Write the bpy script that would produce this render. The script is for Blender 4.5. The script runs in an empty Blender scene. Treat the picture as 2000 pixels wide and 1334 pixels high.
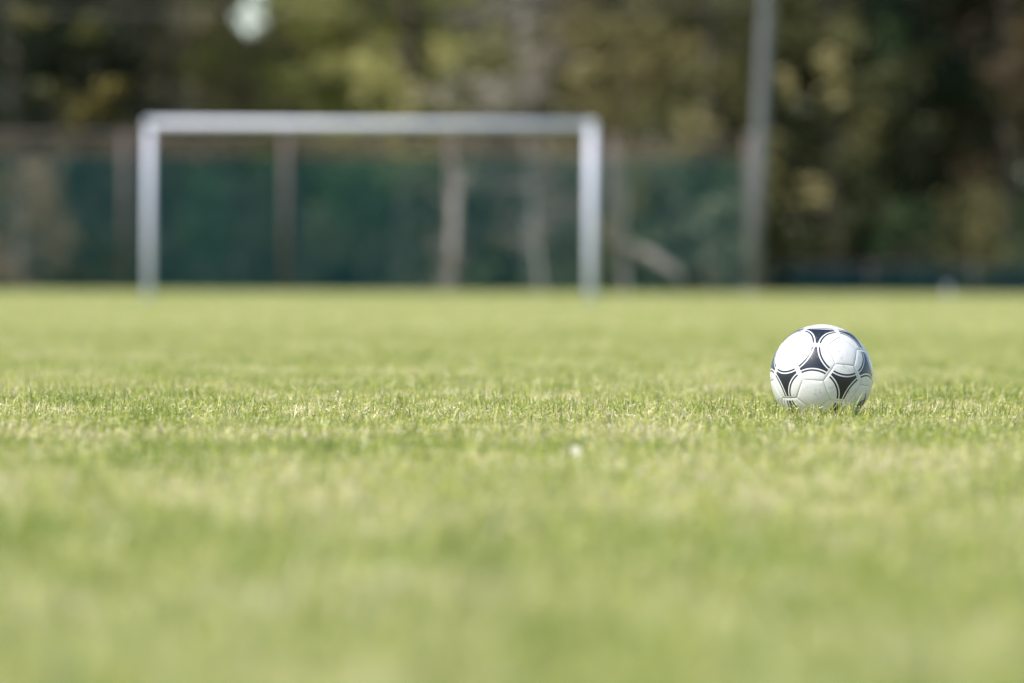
import bpy, math, random
import numpy as np
from mathutils import Vector, Matrix, Euler

sc = bpy.context.scene
R = math.radians
PI = math.pi
C = sc.collection

# ------------------------------------------------------------------ camera
F = 11111.0                       # focal length in photo pixels (2000 wide)
HC = 0.309                        # camera height
PITCH = 0.603
ROLL = 0.25
BALL_Y = 12.2
cam_d = bpy.data.cameras.new("camera")
cam = bpy.data.objects.new("camera", cam_d)
C.objects.link(cam)
cam_d.sensor_width = 36.0
cam_d.lens = 200.0
cam_d.clip_start = 0.1
cam_d.clip_end = 3000
M_ = Matrix.Rotation(R(90 - PITCH), 4, 'X') @ Matrix.Rotation(R(ROLL), 4, 'Z')
M_.translation = Vector((0, 0, HC))
cam.matrix_world = M_
cam_d.dof.use_dof = True
cam_d.dof.focus_distance = 12.12
cam_d.dof.aperture_fstop = 3.3
sc.camera = cam

# ------------------------------------------------------------------ light
SUN_EL = R(52)
SUN_DIR = Vector((-0.78, -0.50, 0)).normalized() * math.cos(SUN_EL)
SUN_DIR.z = math.sin(SUN_EL)      # direction towards the sun
world = bpy.data.worlds.new("World")
sc.world = world
world.use_nodes = True
wn = world.node_tree
wn.nodes.clear()
sky = wn.nodes.new('ShaderNodeTexSky')
sky.sky_type = 'NISHITA'
sky.sun_disc = False
sky.sun_elevation = SUN_EL
sky.sun_rotation = math.atan2(SUN_DIR.x, SUN_DIR.y)
sky.air_density = 1.0
sky.dust_density = 0.3
sky.ozone_density = 1.5
bg = wn.nodes.new('ShaderNodeBackground')
bg.inputs['Strength'].default_value = 0.105
wo = wn.nodes.new('ShaderNodeOutputWorld')
wn.links.new(sky.outputs[0], bg.inputs['Color'])
wn.links.new(bg.outputs[0], wo.inputs['Surface'])
sun_d = bpy.data.lights.new("sun", 'SUN')
sun_d.energy = 4.0
sun_d.angle = R(0.5)
sun_d.color = (1.0, 0.955, 0.89)
sun = bpy.data.objects.new("sun", sun_d)
C.objects.link(sun)
sun.rotation_euler = SUN_DIR.to_track_quat('Z', 'Y').to_euler()
sun.location = (-30, -5, 40)

sc.view_settings.view_transform = 'Standard'
sc.view_settings.look = 'None'
sc.view_settings.gamma = 1.0
sc.view_settings.use_curve_mapping = False
sc.view_settings.exposure = 0.80
sc.render.engine = 'CYCLES'
sc.cycles.use_denoising = True
sc.cycles.max_bounces = 8
sc.cycles.transparent_max_bounces = 24
sc.cycles.sample_clamp_indirect = 6


# ------------------------------------------------------------------ helpers
def X(px, d):
    return (px - 1000.0) / F * d


def Z(py, d, px=1000.0):
    y0 = 550.0 + (px - 1000.0) * math.tan(R(ROLL))
    return HC + (y0 - py) / F * d


def tag(o, label=None, cat=None, group=None, kind=None):
    if label: o['label'] = label
    if cat: o['category'] = cat
    if group: o['group'] = group
    if kind: o['kind'] = kind
    return o


def empty(name, loc, rz=0.0):
    o = bpy.data.objects.new(name, None)
    C.objects.link(o)
    o.location = loc
    o.rotation_euler = (0, 0, rz)
    o.empty_display_size = 0.2
    return o


def mesh_np(name, co, faces_flat, face_len, mat, parent=None, smooth=False, link=True, attrs=None):
    """one mesh object from numpy arrays"""
    me = bpy.data.meshes.new(name)
    co = np.asarray(co, dtype=np.float32)
    ff = np.asarray(faces_flat, dtype=np.int32)
    fl = np.asarray(face_len, dtype=np.int32)
    me.vertices.add(len(co))
    me.vertices.foreach_set('co', co.ravel())
    me.loops.add(len(ff))
    me.loops.foreach_set('vertex_index', ff)
    me.polygons.add(len(fl))
    st = np.zeros(len(fl), dtype=np.int32)
    st[1:] = np.cumsum(fl)[:-1]
    me.polygons.foreach_set('loop_start', st)
    me.polygons.foreach_set('loop_total', fl)
    me.polygons.foreach_set('use_smooth', np.full(len(fl), smooth, dtype=bool))
    if attrs:
        for k, v in attrs.items():
            a = me.attributes.new(k, 'FLOAT', 'POINT')
            a.data.foreach_set('value', np.asarray(v, dtype=np.float32))
    me.update(calc_edges=True)
    me.validate()
    if mat: me.materials.append(mat)
    o = bpy.data.objects.new(name, me)
    if link: C.objects.link(o)
    if parent is not None: o.parent = parent
    return o


class MB:
    """collects simple shapes for one mesh"""
    def __init__(s):
        s.v = []; s.f = []

    def box(s, c, d, mat=None):
        cx, cy, cz = c; dx, dy, dz = [q / 2 for q in d]
        n = len(s.v)
        for sx, sy, sz in ((-1,-1,-1),(1,-1,-1),(1,1,-1),(-1,1,-1),(-1,-1,1),(1,-1,1),(1,1,1),(-1,1,1)):
            p = Vector((sx*dx, sy*dy, sz*dz))
            if mat: p = mat @ p
            s.v.append((cx + p.x, cy + p.y, cz + p.z))
        for f in ((0,3,2,1),(4,5,6,7),(0,1,5,4),(1,2,6,5),(2,3,7,6),(3,0,4,7)):
            s.f.append([n + i for i in f])
        return s

    def tube(s, pts, rad, seg=12, cap=True):
        pts = [Vector(p) for p in pts]
        if not hasattr(rad, '__len__'): rad = [rad] * len(pts)
        n0 = len(s.v)
        ref = Vector((0, 0, 1))
        if abs((pts[1] - pts[0]).normalized().z) > 0.9: ref = Vector((0, 1, 0))
        for i, p in enumerate(pts):
            a = pts[max(i - 1, 0)]; b = pts[min(i + 1, len(pts) - 1)]
            t = (b - a).normalized()
            u = t.cross(ref)
            if u.length < 1e-4: u = t.cross(Vector((1, 0, 0)))
            u.normalize(); w = t.cross(u).normalized()
            for k in range(seg):
                an = 2 * PI * k / seg
                q = p + (u * math.cos(an) + w * math.sin(an)) * rad[i]
                s.v.append(tuple(q))
        for i in range(len(pts) - 1):
            for k in range(seg):
                a = n0 + i * seg + k; b = n0 + i * seg + (k + 1) % seg
                s.f.append([a, b, b + seg, a + seg])
        if cap:
            s.f.append([n0 + k for k in range(seg)][::-1])
            e = n0 + (len(pts) - 1) * seg
            s.f.append([e + k for k in range(seg)])
        return s

    def build(s, name, mat, parent=None, smooth=False, bevel=0):
        fl = [len(f) for f in s.f]
        ff = [i for f in s.f for i in f]
        o = mesh_np(name, s.v, ff, fl, mat, parent, smooth)
        if bevel:
            m = o.modifiers.new('bevel', 'BEVEL'); m.width = bevel; m.segments = 2
        return o


def new_mat(name):
    m = bpy.data.materials.new(name)
    m.use_nodes = True
    nt = m.node_tree
    nt.nodes.clear()
    out = nt.nodes.new('ShaderNodeOutputMaterial')
    return m, nt, out


def N(nt, t, **kw):
    n = nt.nodes.new(t)
    for k, v in kw.items():
        if k in n.inputs: n.inputs[k].default_value = v
        else: setattr(n, k, v)
    return n


def math_n(nt, op, a, b=None, c=None, clamp=False):
    n = nt.nodes.new('ShaderNodeMath'); n.operation = op; n.use_clamp = clamp
    for i, q in enumerate((a, b, c)):
        if q is None: continue
        if isinstance(q, (int, float)): n.inputs[i].default_value = q
        else: nt.links.new(q, n.inputs[i])
    return n.outputs[0]


def ramp(nt, fac, stops, interp='LINEAR'):
    n = nt.nodes.new('ShaderNodeValToRGB')
    cr = n.color_ramp; cr.interpolation = interp
    while len(cr.elements) < len(stops): cr.elements.new(0.5)
    for e, (p, c) in zip(cr.elements, stops):
        e.position = p; e.color = (c[0], c[1], c[2], 1)
    nt.links.new(fac, n.inputs[0])
    return n.outputs[0]


def mixc(nt, fac, a, b, mode='MIX'):
    n = nt.nodes.new('ShaderNodeMix'); n.data_type = 'RGBA'; n.blend_type = mode
    if isinstance(fac, (int, float)): n.inputs[0].default_value = fac
    else: nt.links.new(fac, n.inputs[0])
    for i, q in ((6, a), (7, b)):
        if isinstance(q, tuple): n.inputs[i].default_value = (q[0], q[1], q[2], 1)
        else: nt.links.new(q, n.inputs[i])
    return n.outputs[2]


def noise(nt, vec, scale, detail=3, rough=0.5):
    n = nt.nodes.new('ShaderNodeTexNoise')
    n.inputs['Scale'].default_value = scale
    n.inputs['Detail'].default_value = detail
    n.inputs['Roughness'].default_value = rough
    if vec is not None: nt.links.new(vec, n.inputs['Vector'])
    return n.outputs[0]


def paint_mat(name, col, rough=0.5, metal=0.0, dirt=0.25, dirtcol=(0.12, 0.1, 0.08), scale=6.0, coat=0.0):
    m, nt, out = new_mat(name)
    tc = nt.nodes.new('ShaderNodeTexCoord')
    nz = noise(nt, tc.outputs['Object'], scale, 6, 0.65)
    f = math_n(nt, 'MULTIPLY', math_n(nt, 'SUBTRACT', nz, 0.45, clamp=True), dirt * 4, clamp=True)
    c = mixc(nt, f, col, dirtcol)
    b = N(nt, 'ShaderNodeBsdfPrincipled', Roughness=rough, Metallic=metal)
    b.inputs['Coat Weight'].default_value = coat
    nt.links.new(c, b.inputs['Base Color'])
    bp = N(nt, 'ShaderNodeBump', Strength=0.2, Distance=0.01)
    nt.links.new(nz, bp.inputs['Height']); nt.links.new(bp.outputs[0], b.inputs['Normal'])
    nt.links.new(b.outputs[0], out.inputs[0])
    return m


def leaf_mat(name, stops, transl=0.35, patch=0.18, rough=0.5):
    """foliage: colour picked per leaf and per bough (attributes leaf_tint, bough_tint)"""
    m, nt, out = new_mat(name)
    a = nt.nodes.new('ShaderNodeAttribute'); a.attribute_name = 'leaf_tint'
    b_ = nt.nodes.new('ShaderNodeAttribute'); b_.attribute_name = 'bough_tint'
    v = math_n(nt, 'ADD', math_n(nt, 'MULTIPLY', a.outputs['Fac'], patch),
               math_n(nt, 'MULTIPLY', b_.outputs['Fac'], 1 - patch), clamp=True)
    c = ramp(nt, v, stops)
    d = N(nt, 'ShaderNodeBsdfPrincipled', Roughness=rough)
    d.inputs['Specular IOR Level'].default_value = 0.3
    t = N(nt, 'ShaderNodeBsdfTranslucent')
    nt.links.new(c, d.inputs['Base Color']); nt.links.new(c, t.inputs['Color'])
    mx = N(nt, 'ShaderNodeMixShader'); mx.inputs[0].default_value = transl
    nt.links.new(d.outputs[0], mx.inputs[1]); nt.links.new(t.outputs[0], mx.inputs[2])
    nt.links.new(mx.outputs[0], out.inputs[0])
    return m


# ------------------------------------------------------------------ materials
def grass_material():
    m, nt, out = new_mat('grass_blades')
    tint = nt.nodes.new('ShaderNodeAttribute'); tint.attribute_name = 'blade_tint'
    along = nt.nodes.new('ShaderNodeAttribute'); along.attribute_name = 'blade_height'
    geo = nt.nodes.new('ShaderNodeNewGeometry')
    n1 = noise(nt, geo.outputs['Position'], 0.9, 3, 0.55)
    n2 = noise(nt, geo.outputs['Position'], 6.0, 2, 0.5)
    n3 = noise(nt, geo.outputs['Position'], 24.0, 1, 0.5)
    n2 = math_n(nt, 'ADD', math_n(nt, 'MULTIPLY', n2, 0.6), math_n(nt, 'MULTIPLY', n3, 0.4))
    sh = math_n(nt, 'ADD', math_n(nt, 'MULTIPLY', math_n(nt, 'SUBTRACT', n1, 0.5), GR_P1),
                math_n(nt, 'MULTIPLY', math_n(nt, 'SUBTRACT', n2, 0.5), GR_P2))
    v = math_n(nt, 'ADD', tint.outputs['Fac'], sh, clamp=True)
    c = ramp(nt, v, GR_STOPS)
    # blade bases are pale and dry, the way turf stems are
    base = mixc(nt, math_n(nt, 'MULTIPLY', math_n(nt, 'SUBTRACT', 0.45, along.outputs['Fac'], clamp=True), 1.3, clamp=True),
                c, (0.42, 0.41, 0.19))
    # blades differ in depth of colour from one to the next
    lum = nt.nodes.new('ShaderNodeAttribute'); lum.attribute_name = 'blade_depth'
    cbn = nt.nodes.new('ShaderNodeCombineXYZ')
    for q in range(3): nt.links.new(lum.outputs['Fac'], cbn.inputs[q])
    base = mixc(nt, 1.0, base, cbn.outputs[0], 'MULTIPLY')
    d = N(nt, 'ShaderNodeBsdfPrincipled', Roughness=0.36)
    d.inputs['Specular IOR Level'].default_value = 0.6
    t = N(nt, 'ShaderNodeBsdfTranslucent')
    nt.links.new(base, d.inputs['Base Color']); nt.links.new(base, t.inputs['Color'])
    mx = N(nt, 'ShaderNodeMixShader'); mx.inputs[0].default_value = 0.42
    nt.links.new(d.outputs[0], mx.inputs[1]); nt.links.new(t.outputs[0], mx.inputs[2])
    nt.links.new(mx.outputs[0], out.inputs[0])
    return m


GR_P1, GR_P2 = 0.9, 2.1
GR_STOPS = [(0.0, (0.19, 0.28, 0.055)), (0.22, (0.36, 0.43, 0.06)), (0.45, (0.58, 0.60, 0.115)),
            (0.62, (0.76, 0.70, 0.25)), (0.80, (0.86, 0.74, 0.42)), (1.0, (0.90, 0.78, 0.62))]
MG = grass_material()


def ground_material():
    m, nt, out = new_mat('turf_soil')
    geo = nt.nodes.new('ShaderNodeNewGeometry')
    n1 = noise(nt, geo.outputs['Position'], 1.2, 5, 0.6)
    n2 = noise(nt, geo.outputs['Position'], 60, 4, 0.6)
    c1 = ramp(nt, n2, [(0.3, (0.10, 0.12, 0.04)), (0.55, (0.22, 0.25, 0.09)), (0.75, (0.36, 0.33, 0.18))])
    c2 = ramp(nt, n1, [(0.35, (0.22, 0.28, 0.08)), (0.65, (0.38, 0.40, 0.17))])
    c = mixc(nt, 0.5, c1, c2)
    b = N(nt, 'ShaderNodeBsdfPrincipled', Roughness=0.95)
    nt.links.new(c, b.inputs['Base Color'])
    bp = N(nt, 'ShaderNodeBump', Strength=0.6, Distance=0.02)
    nt.links.new(n2, bp.inputs['Height']); nt.links.new(bp.outputs[0], b.inputs['Normal'])
    nt.links.new(b.outputs[0], out.inputs[0])
    return m


M_ground = ground_material()
M_white = paint_mat('white_post_paint', (0.68, 0.69, 0.79), 0.45, dirt=0.12, dirtcol=(0.45, 0.43, 0.38))
M_rust = paint_mat('rusty_brown_steel', (0.105, 0.082, 0.075), 0.75, dirt=0.4, dirtcol=(0.07, 0.04, 0.03))
M_galv = paint_mat('weathered_pole_grey', (0.135, 0.14, 0.145), 0.55, metal=0.2, dirt=0.3, dirtcol=(0.2, 0.2, 0.19))
M_wire = paint_mat('fence_wire', (0.20, 0.17, 0.15), 0.6, metal=0.3)
M_bark = paint_mat('dark_bark', (0.10, 0.08, 0.06), 0.95, dirt=0.5, dirtcol=(0.03, 0.028, 0.02), scale=9)
M_palebark = paint_mat('pale_grey_bark', (0.30, 0.27, 0.25), 0.9, dirt=0.4, dirtcol=(0.17, 0.15, 0.13), scale=7)
M_concrete = paint_mat('pole_footing_concrete', (0.3, 0.29, 0.27), 0.9)
M_insul = paint_mat('ceramic_insulator', (0.22, 0.12, 0.08), 0.3)
M_cable = paint_mat('cable_sheath', (0.16, 0.14, 0.13), 0.6)


def screen_material(name, col, see):
    m, nt, out = new_mat(name)
    tc = nt.nodes.new('ShaderNodeTexCoord')
    n1 = noise(nt, tc.outputs['Object'], 1.1, 4, 0.6)
    c = mixc(nt, n1, tuple(q * 0.7 for q in col), tuple(q * 1.3 for q in col))
    d = N(nt, 'ShaderNodeBsdfDiffuse', Roughness=0.6)
    nt.links.new(c, d.inputs['Color'])
    # woven windbreak cloth: a fine weave of threads and holes
    t = N(nt, 'ShaderNodeBsdfTransparent')
    t.inputs['Color'].default_value = (0.72, 0.97, 0.97, 1)
    mx = N(nt, 'ShaderNodeMixShader')
    nt.links.new(math_n(nt, 'ADD', math_n(nt, 'MULTIPLY', math_n(nt, 'SUBTRACT', n1, 0.5), 0.25), see, clamp=True), mx.inputs[0])
    nt.links.new(d.outputs[0], mx.inputs[1]); nt.links.new(t.outputs[0], mx.inputs[2])
    nt.links.new(mx.outputs[0], out.inputs[0])
    return m


M_screen = screen_material('teal_screen_cloth', (0.008, 0.054, 0.066), 0.56)
M_screen2 = screen_material('dark_teal_screen_cloth', (0.010, 0.030, 0.042), 0.42)

# ------------------------------------------------------------------ ground
g = MB()
g.v = [(-900, -60, 0), (900, -60, 0), (900, 1600, 0), (-900, 1600, 0)]
g.f = [[0, 1, 2, 3]]
ground = g.build('ground', M_ground)
tag(ground, kind='structure')

# ------------------------------------------------------------------ turf
rng = np.random.default_rng(7)


def vnoise(x, y, scale, seed):
    """smooth value noise 0..1"""
    r = np.random.default_rng(seed)
    T = r.random((256, 256))
    u = x * scale + 1000.3; v = y * scale + 1000.7
    iu = np.floor(u).astype(int); iv = np.floor(v).astype(int)
    fu = u - iu; fv = v - iv
    fu = fu * fu * (3 - 2 * fu); fv = fv * fv * (3 - 2 * fv)
    a = T[iu % 256, iv % 256]; b = T[(iu + 1) % 256, iv % 256]
    c = T[iu % 256, (iv + 1) % 256]; d = T[(iu + 1) % 256, (iv + 1) % 256]
    return (a * (1 - fu) + b * fu) * (1 - fv) + (c * (1 - fu) + d * fu) * fv


def blades(x, y, L, wid, lean, yaw, tint, levels=3):
    """vertex arrays for n curved pointed blades"""
    n = len(x)
    dx, dy = np.cos(yaw), np.sin(yaw)          # lean direction
    fa = yaw + PI / 2 + rng.normal(0, 0.5, n)    # width direction
    wx, wy = np.cos(fa), np.sin(fa)
    vs = []; hs = []
    for k in range(levels):
        t = k / levels
        s = L * t
        off = lean * s * (0.35 + 0.65 * t)
        z = s * np.sqrt(np.clip(1 - (lean * 0.75 * (0.35 + 0.65 * t)) ** 2, 0.05, 1))
        w = wid * (1 - 0.45 * t) * 0.5
        for sg in (-1, 1):
            vs.append(np.stack([x + dx * off + sg * wx * w, y + dy * off + sg * wy * w, z], 1))
            hs.append(np.full(n, t))
    off = lean * L
    z = L * np.sqrt(np.clip(1 - (lean * 0.75) ** 2, 0.05, 1))
    vs.append(np.stack([x + dx * off, y + dy * off, z], 1)); hs.append(np.ones(n))
    nv = 2 * levels + 1
    co = np.stack(vs, 1).reshape(-1, 3)
    hh = np.stack(hs, 1).reshape(-1)
    base = (np.arange(n) * nv)[:, None]
    loops = []
    lens = []
    for k in range(levels - 1):
        loops.append(base + np.array([[2*k, 2*k+1, 2*k+3, 2*k+2]])); lens.append(4)
    q = 2 * (levels - 1)
    loops.append(base + np.array([[q, q + 1, q + 2]])); lens.append(3)
    ff = np.concatenate(loops, 1).reshape(-1)
    fl = np.tile(np.array(lens), n)
    lum = np.clip(rng.normal(0.86, 0.26, n), 0.25, 1.15)
    return co, ff, fl, np.repeat(tint, nv), hh, np.repeat(lum, nv)


def turf(x, y, hscale=1.0, wscale=1.0, tall=None, levels=3):
    n = len(x)
    kind = rng.random(n)
    dead = kind < 0.30
    L = rng.gamma(16, 0.037 / 16, n) * hscale
    L = np.clip(L, 0.014, 0.058)
    lean = np.abs(rng.normal(0.36, 0.30, n)).clip(0, 1.0)
    lean[dead] = rng.uniform(0.3, 1.1, dead.sum())
    L[dead] *= 0.85
    curl = rng.random(n) < 0.42            # cut tips that bend right over
    lean[curl] = rng.uniform(0.6, 1.3, curl.sum())
    if tall is not None:
        L = L * tall
    wid = rng.uniform(0.0013, 0.0032, n) * wscale
    yaw = rng.uniform(0, 2 * PI, n)
    tint = np.where(dead, rng.uniform(0.68, 1.0, n), rng.beta(2.2, 2.4, n) * 0.72)
    return blades(x, y, L, wid, lean, yaw, tint, levels)


def clippings(x, y, top, ws=1.0):
    """short cut ends and dry thatch lying in the top of the sward"""
    n = len(x)
    L = rng.uniform(0.005, 0.016, n) * ws; w = rng.uniform(0.0010, 0.0024, n) * ws * 0.5
    yaw = rng.uniform(0, 2 * PI, n); pit = rng.normal(0.25, 0.6, n).clip(-1.2, 1.4)
    d = np.stack([np.cos(yaw) * np.cos(pit), np.sin(yaw) * np.cos(pit), np.sin(pit)], 1) * L[:, None]
    e = rng.normal(size=(n, 3)); e -= d * (np.sum(e * d, 1) / (L ** 2))[:, None]; e = e / np.linalg.norm(e, axis=1)[:, None] * w[:, None]
    c = np.stack([x, y, np.maximum(top, 0.008)], 1)
    k = np.cross(d, e); k = k / np.linalg.norm(k, axis=1)[:, None] * (L * rng.uniform(-.25, .25, n))[:, None]
    co = np.stack([c - d / 2 - e * .6, c - d / 2 + e * .6, c + e + k, c - e + k, c + d / 2], 1).reshape(-1, 3)
    b = (np.arange(n) * 5)[:, None]
    ff = np.concatenate([b + np.array([[0, 1, 2, 3]]), b + np.array([[3, 2, 4]])], 1).reshape(-1)
    tint = np.where(rng.random(n) < 0.5, rng.uniform(0.62, 1.0, n), rng.uniform(0.1, 0.62, n))
    return co, ff, np.tile([4, 3], n), np.repeat(tint, 5), np.full(5 * n, 0.8), np.repeat(np.clip(rng.normal(1.0, 0.22, n), .35, 1.2), 5)


def join(a, b):
    return (np.concatenate([a[0], b[0]]), np.concatenate([a[1], b[1] + len(a[0])]), np.concatenate([a[2], b[2]]),
            np.concatenate([a[3], b[3]]), np.concatenate([a[4], b[4]]), np.concatenate([a[5], b[5]]))


# the strip of lawn around the ball, every blade modelled in place
NX0, NX1, NY0, NY1 = -2.0, 2.0, 9.0, 16.0
nb = int((NX1 - NX0) * (NY1 - NY0) * 15000)
gx = rng.uniform(NX0, NX1, nb); gy = rng.uniform(NY0, NY1, nb)
den = vnoise(gx, gy, 9.0, 3)
keep = rng.random(nb) < 0.55 + 0.6 * den
gx = gx[keep]; gy = gy[keep]
pull = rng.random(len(gx)) < 0.45               # blades gather in little tufts
cell = 0.028
cx = (np.floor(gx / cell) + 0.5) * cell; cy = (np.floor(gy / cell) + 0.5) * cell
jx = (vnoise(cx, cy, 97.3, 5) - 0.5) * cell; jy = (vnoise(cx, cy, 91.1, 6) - 0.5) * cell
gx = np.where(pull, gx * 0.3 + (cx + jx) * 0.7, gx); gy = np.where(pull, gy * 0.3 + (cy + jy) * 0.7, gy)
tall = 0.62 + 0.28 * vnoise(gx, gy, 2.2, 11) + 0.30 * vnoise(gx, gy, 7.0, 12) + 0.28 * vnoise(gx, gy, 19.0, 13)
for (tx, ty, trx, try_, amp) in ((1.15, 13.6, 0.33, 0.35, 0.45), (0.9, 13.0, 0.14, 0.3, 0.25), (-1.15, 13.3, 0.22, 0.4, 0.3),
                                 (-0.85, 13.9, 0.12, 0.3, 0.45), (0.67, 12.02, 0.17, 0.09, 0.62), (-0.3, 15.2, 0.4, 0.3, 0.3), (0.25, 14.4, 0.2, 0.2, 0.2)):
    tall = tall + amp * np.exp(-((gx - tx) / trx) ** 2 - ((gy - ty) / try_) ** 2)
odd = rng.random(len(gx)) < 0.004
tall = np.where(odd, tall * 1.5, tall)
bd = np.hypot(gx - X(1605, BALL_Y), gy - BALL_Y)  # trampled where the ball rests
ok = bd > 0.05
gx, gy, tall, bd = gx[ok], gy[ok], tall[ok], bd[ok]
tall = np.where(bd < 0.10, tall * 0.8, tall)
pick = rng.random(len(gx)) < 0.5
kx = gx[pick] + rng.normal(0, 0.006, pick.sum()); ky = gy[pick] + rng.normal(0, 0.006, pick.sum())
kt = tall[pick] * rng.uniform(0.016, 0.036, pick.sum())
kb = np.hypot(kx - X(1605, BALL_Y), ky - BALL_Y) > 0.098
co, ff, fl, ti, hh, lu = join(turf(gx, gy, tall=tall), clippings(kx[kb], ky[kb], kt[kb]))
cl = 0.6 * vnoise(co[:, 0], co[:, 1], 7.0, 61) + 0.4 * vnoise(co[:, 0], co[:, 1], 20.0, 62) - 0.5
ti = np.clip(ti + 0.45 * cl, 0, 1)
near = mesh_np('lawn_grass', co, ff, fl, MG, attrs={'blade_tint': ti, 'blade_height': hh, 'blade_depth': lu})
tag(near, 'short mown grass with straw blades in the sharp strip around the ball', 'grass', kind='stuff')


def tile(size, dens, hs, ws, seed, levels=2, dry=0.0, clump=0.0):
    global rng
    rng = np.random.default_rng(seed)
    n = int(size * size * dens)
    x = rng.uniform(-size / 2, size / 2, n); y = rng.uniform(-size / 2, size / 2, n)
    t = 0.62 + 0.40 * vnoise(x, y, 5.0, seed) + 0.35 * vnoise(x, y, 16.0, seed + 1)
    cl = 0.6 * vnoise(x, y, 8.0, seed + 7) + 0.4 * vnoise(x, y, 17.0, seed + 8) - 0.5
    t = t * (1 - clump * 1.2 * cl)               # greener clumps also stand taller
    m = n // 2
    co, ff, fl, ti, hh, lu = join(turf(x, y, hscale=hs, wscale=ws, tall=t, levels=levels),
                                  clippings(x[:m] + 0.004, y[:m], t[:m] * rng.uniform(0.016, 0.036, m) * hs, ws))
    ti = np.clip(ti + dry + clump * np.concatenate([np.repeat(cl, 2 * levels + 1), np.repeat(cl[:m], 5)]), 0, 1)
    return mesh_np('grass_tile', co, ff, fl, MG, link=False, attrs={'blade_tint': ti, 'blade_height': hh, 'blade_depth': lu})


def scatter(name, pts, tiles, label):
    """a point mesh whose points carry whole grass tiles"""
    col = bpy.data.collections.new(name + '_tiles')
    for t in tiles: col.objects.link(t)
    me = bpy.data.meshes.new(name)
    me.vertices.add(len(pts)); me.vertices.foreach_set('co', np.asarray(pts, np.float32).ravel())
    me.update()
    o = bpy.data.objects.new(name, me); C.objects.link(o)
    me.materials.append(MG)
    ng = bpy.data.node_groups.new(name, 'GeometryNodeTree')
    ng.interface.new_socket(name='Geometry', in_out='INPUT', socket_type='NodeSocketGeometry')
    ng.interface.new_socket(name='Geometry', in_out='OUTPUT', socket_type='NodeSocketGeometry')
    gi = ng.nodes.new('NodeGroupInput'); go = ng.nodes.new('NodeGroupOutput')
    m2p = ng.nodes.new('GeometryNodeMeshToPoints')
    iop = ng.nodes.new('GeometryNodeInstanceOnPoints')
    ci = ng.nodes.new('GeometryNodeCollectionInfo'); ci.inputs[0].default_value = col
    ci.inputs['Separate Children'].default_value = True
    ci.inputs['Reset Children'].default_value = True
    iop.inputs['Pick Instance'].default_value = True
    ri = ng.nodes.new('FunctionNodeRandomValue'); ri.data_type = 'INT'
    ri.inputs[4].default_value = 0; ri.inputs[5].default_value = len(tiles) - 1
    rr = ng.nodes.new('FunctionNodeRandomValue'); rr.data_type = 'INT'
    rr.inputs[4].default_value = 0; rr.inputs[5].default_value = 3; rr.inputs['Seed'].default_value = 5
    mu = ng.nodes.new('ShaderNodeMath'); mu.operation = 'MULTIPLY'; mu.inputs[1].default_value = PI / 2
    cb = ng.nodes.new('ShaderNodeCombineXYZ')
    rs = ng.nodes.new('FunctionNodeRandomValue'); rs.data_type = 'FLOAT'
    rs.inputs[2].default_value = 0.9; rs.inputs[3].default_value = 1.12; rs.inputs['Seed'].default_value = 9
    cs = ng.nodes.new('ShaderNodeCombineXYZ'); cs.inputs[0].default_value = 1; cs.inputs[1].default_value = 1
    L = ng.links.new
    L(gi.outputs[0], m2p.inputs[0]); L(m2p.outputs[0], iop.inputs['Points']); L(ci.outputs[0], iop.inputs['Instance'])
    L(ri.outputs[2], iop.inputs['Instance Index'])
    L(rr.outputs[2], mu.inputs[0]); L(mu.outputs[0], cb.inputs[2]); L(cb.outputs[0], iop.inputs['Rotation'])
    L(rs.outputs[1], cs.inputs[2]); L(cs.outputs[0], iop.inputs['Scale'])
    L(iop.outputs[0], go.inputs[0])
    md = o.modifiers.new('scatter', 'NODES'); md.node_group = ng
    tag(o, label, 'grass', kind='stuff')
    return o


def grid(x0f, y0, y1, step, skip=None):
    p = []
    y = y0 + step / 2
    while y < y1:
        hw = x0f(y)
        k = int(math.ceil(hw / step))
        for i in range(-k, k):
            x = (i + 0.5) * step
            if skip and skip(x, y): continue
            p.append((x, y, 0))
        y += step
    return p


t0 = [tile(0.5, 6500, 1.0, 1.0, s, dry=-0.09, clump=0.6) for s in (51, 52, 53, 54, 55, 56)]  # foreground tint lowered to stand in for lens vignette and steeper view
t1 = [tile(0.5, 11000, 1.0, 1.0, s, clump=0.5) for s in (21, 22, 23, 24)]
fore = scatter('foreground_grass', grid(lambda y: 0.09 * y + 1.2, 2.0, 7.0, 0.5), t0,
               'blurred short grass filling the foreground below the ball')
side_pts = grid(lambda y: 0.09 * y + 3.0, 9.0, 16.0, 0.5, lambda x, y: abs(x) < 2.0)
mid = scatter('midfield_grass', grid(lambda y: 0.09 * y + 1.5, 7.0, 9.0, 0.5) + side_pts + grid(lambda y: 0.09 * y + 2.0, 16.0, 32.0, 0.5), t1,
              'pitch grass softly blurred before and behind the sharp strip')
t2 = [tile(2.0, 2600, 0.8, 2.2, s, dry=-0.02) for s in (31, 32, 33)]
far = scatter('far_pitch_grass', grid(lambda y: 0.09 * y + 5.0, 32.0, 150.0, 2.0), t2,
              'pale blurred pitch grass running back to the goal and the fence')

# ------------------------------------------------------------------ the ball
BR = 0.110
BC = Vector((X(1605, BALL_Y), BALL_Y, BR))
phi = (1 + 5 ** 0.5) / 2
ico = []
for a in (-1, 1):
    for b in (-phi, phi):
        ico += [(0, a, b), (a, b, 0), (b, 0, a)]
ico = np.array(ico, float); ico /= np.linalg.norm(ico[0])
adj = [(i, j) for i in range(12) for j in range(12) if i != j and ico[i] @ ico[j] > 0.4]
tv = {}
for i, j in adj:                       # vertex on edge i->j, a third of the way
    p = ico[i] * 2 / 3 + ico[j] / 3
    tv[(i, j)] = p / np.linalg.norm(p)


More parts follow.
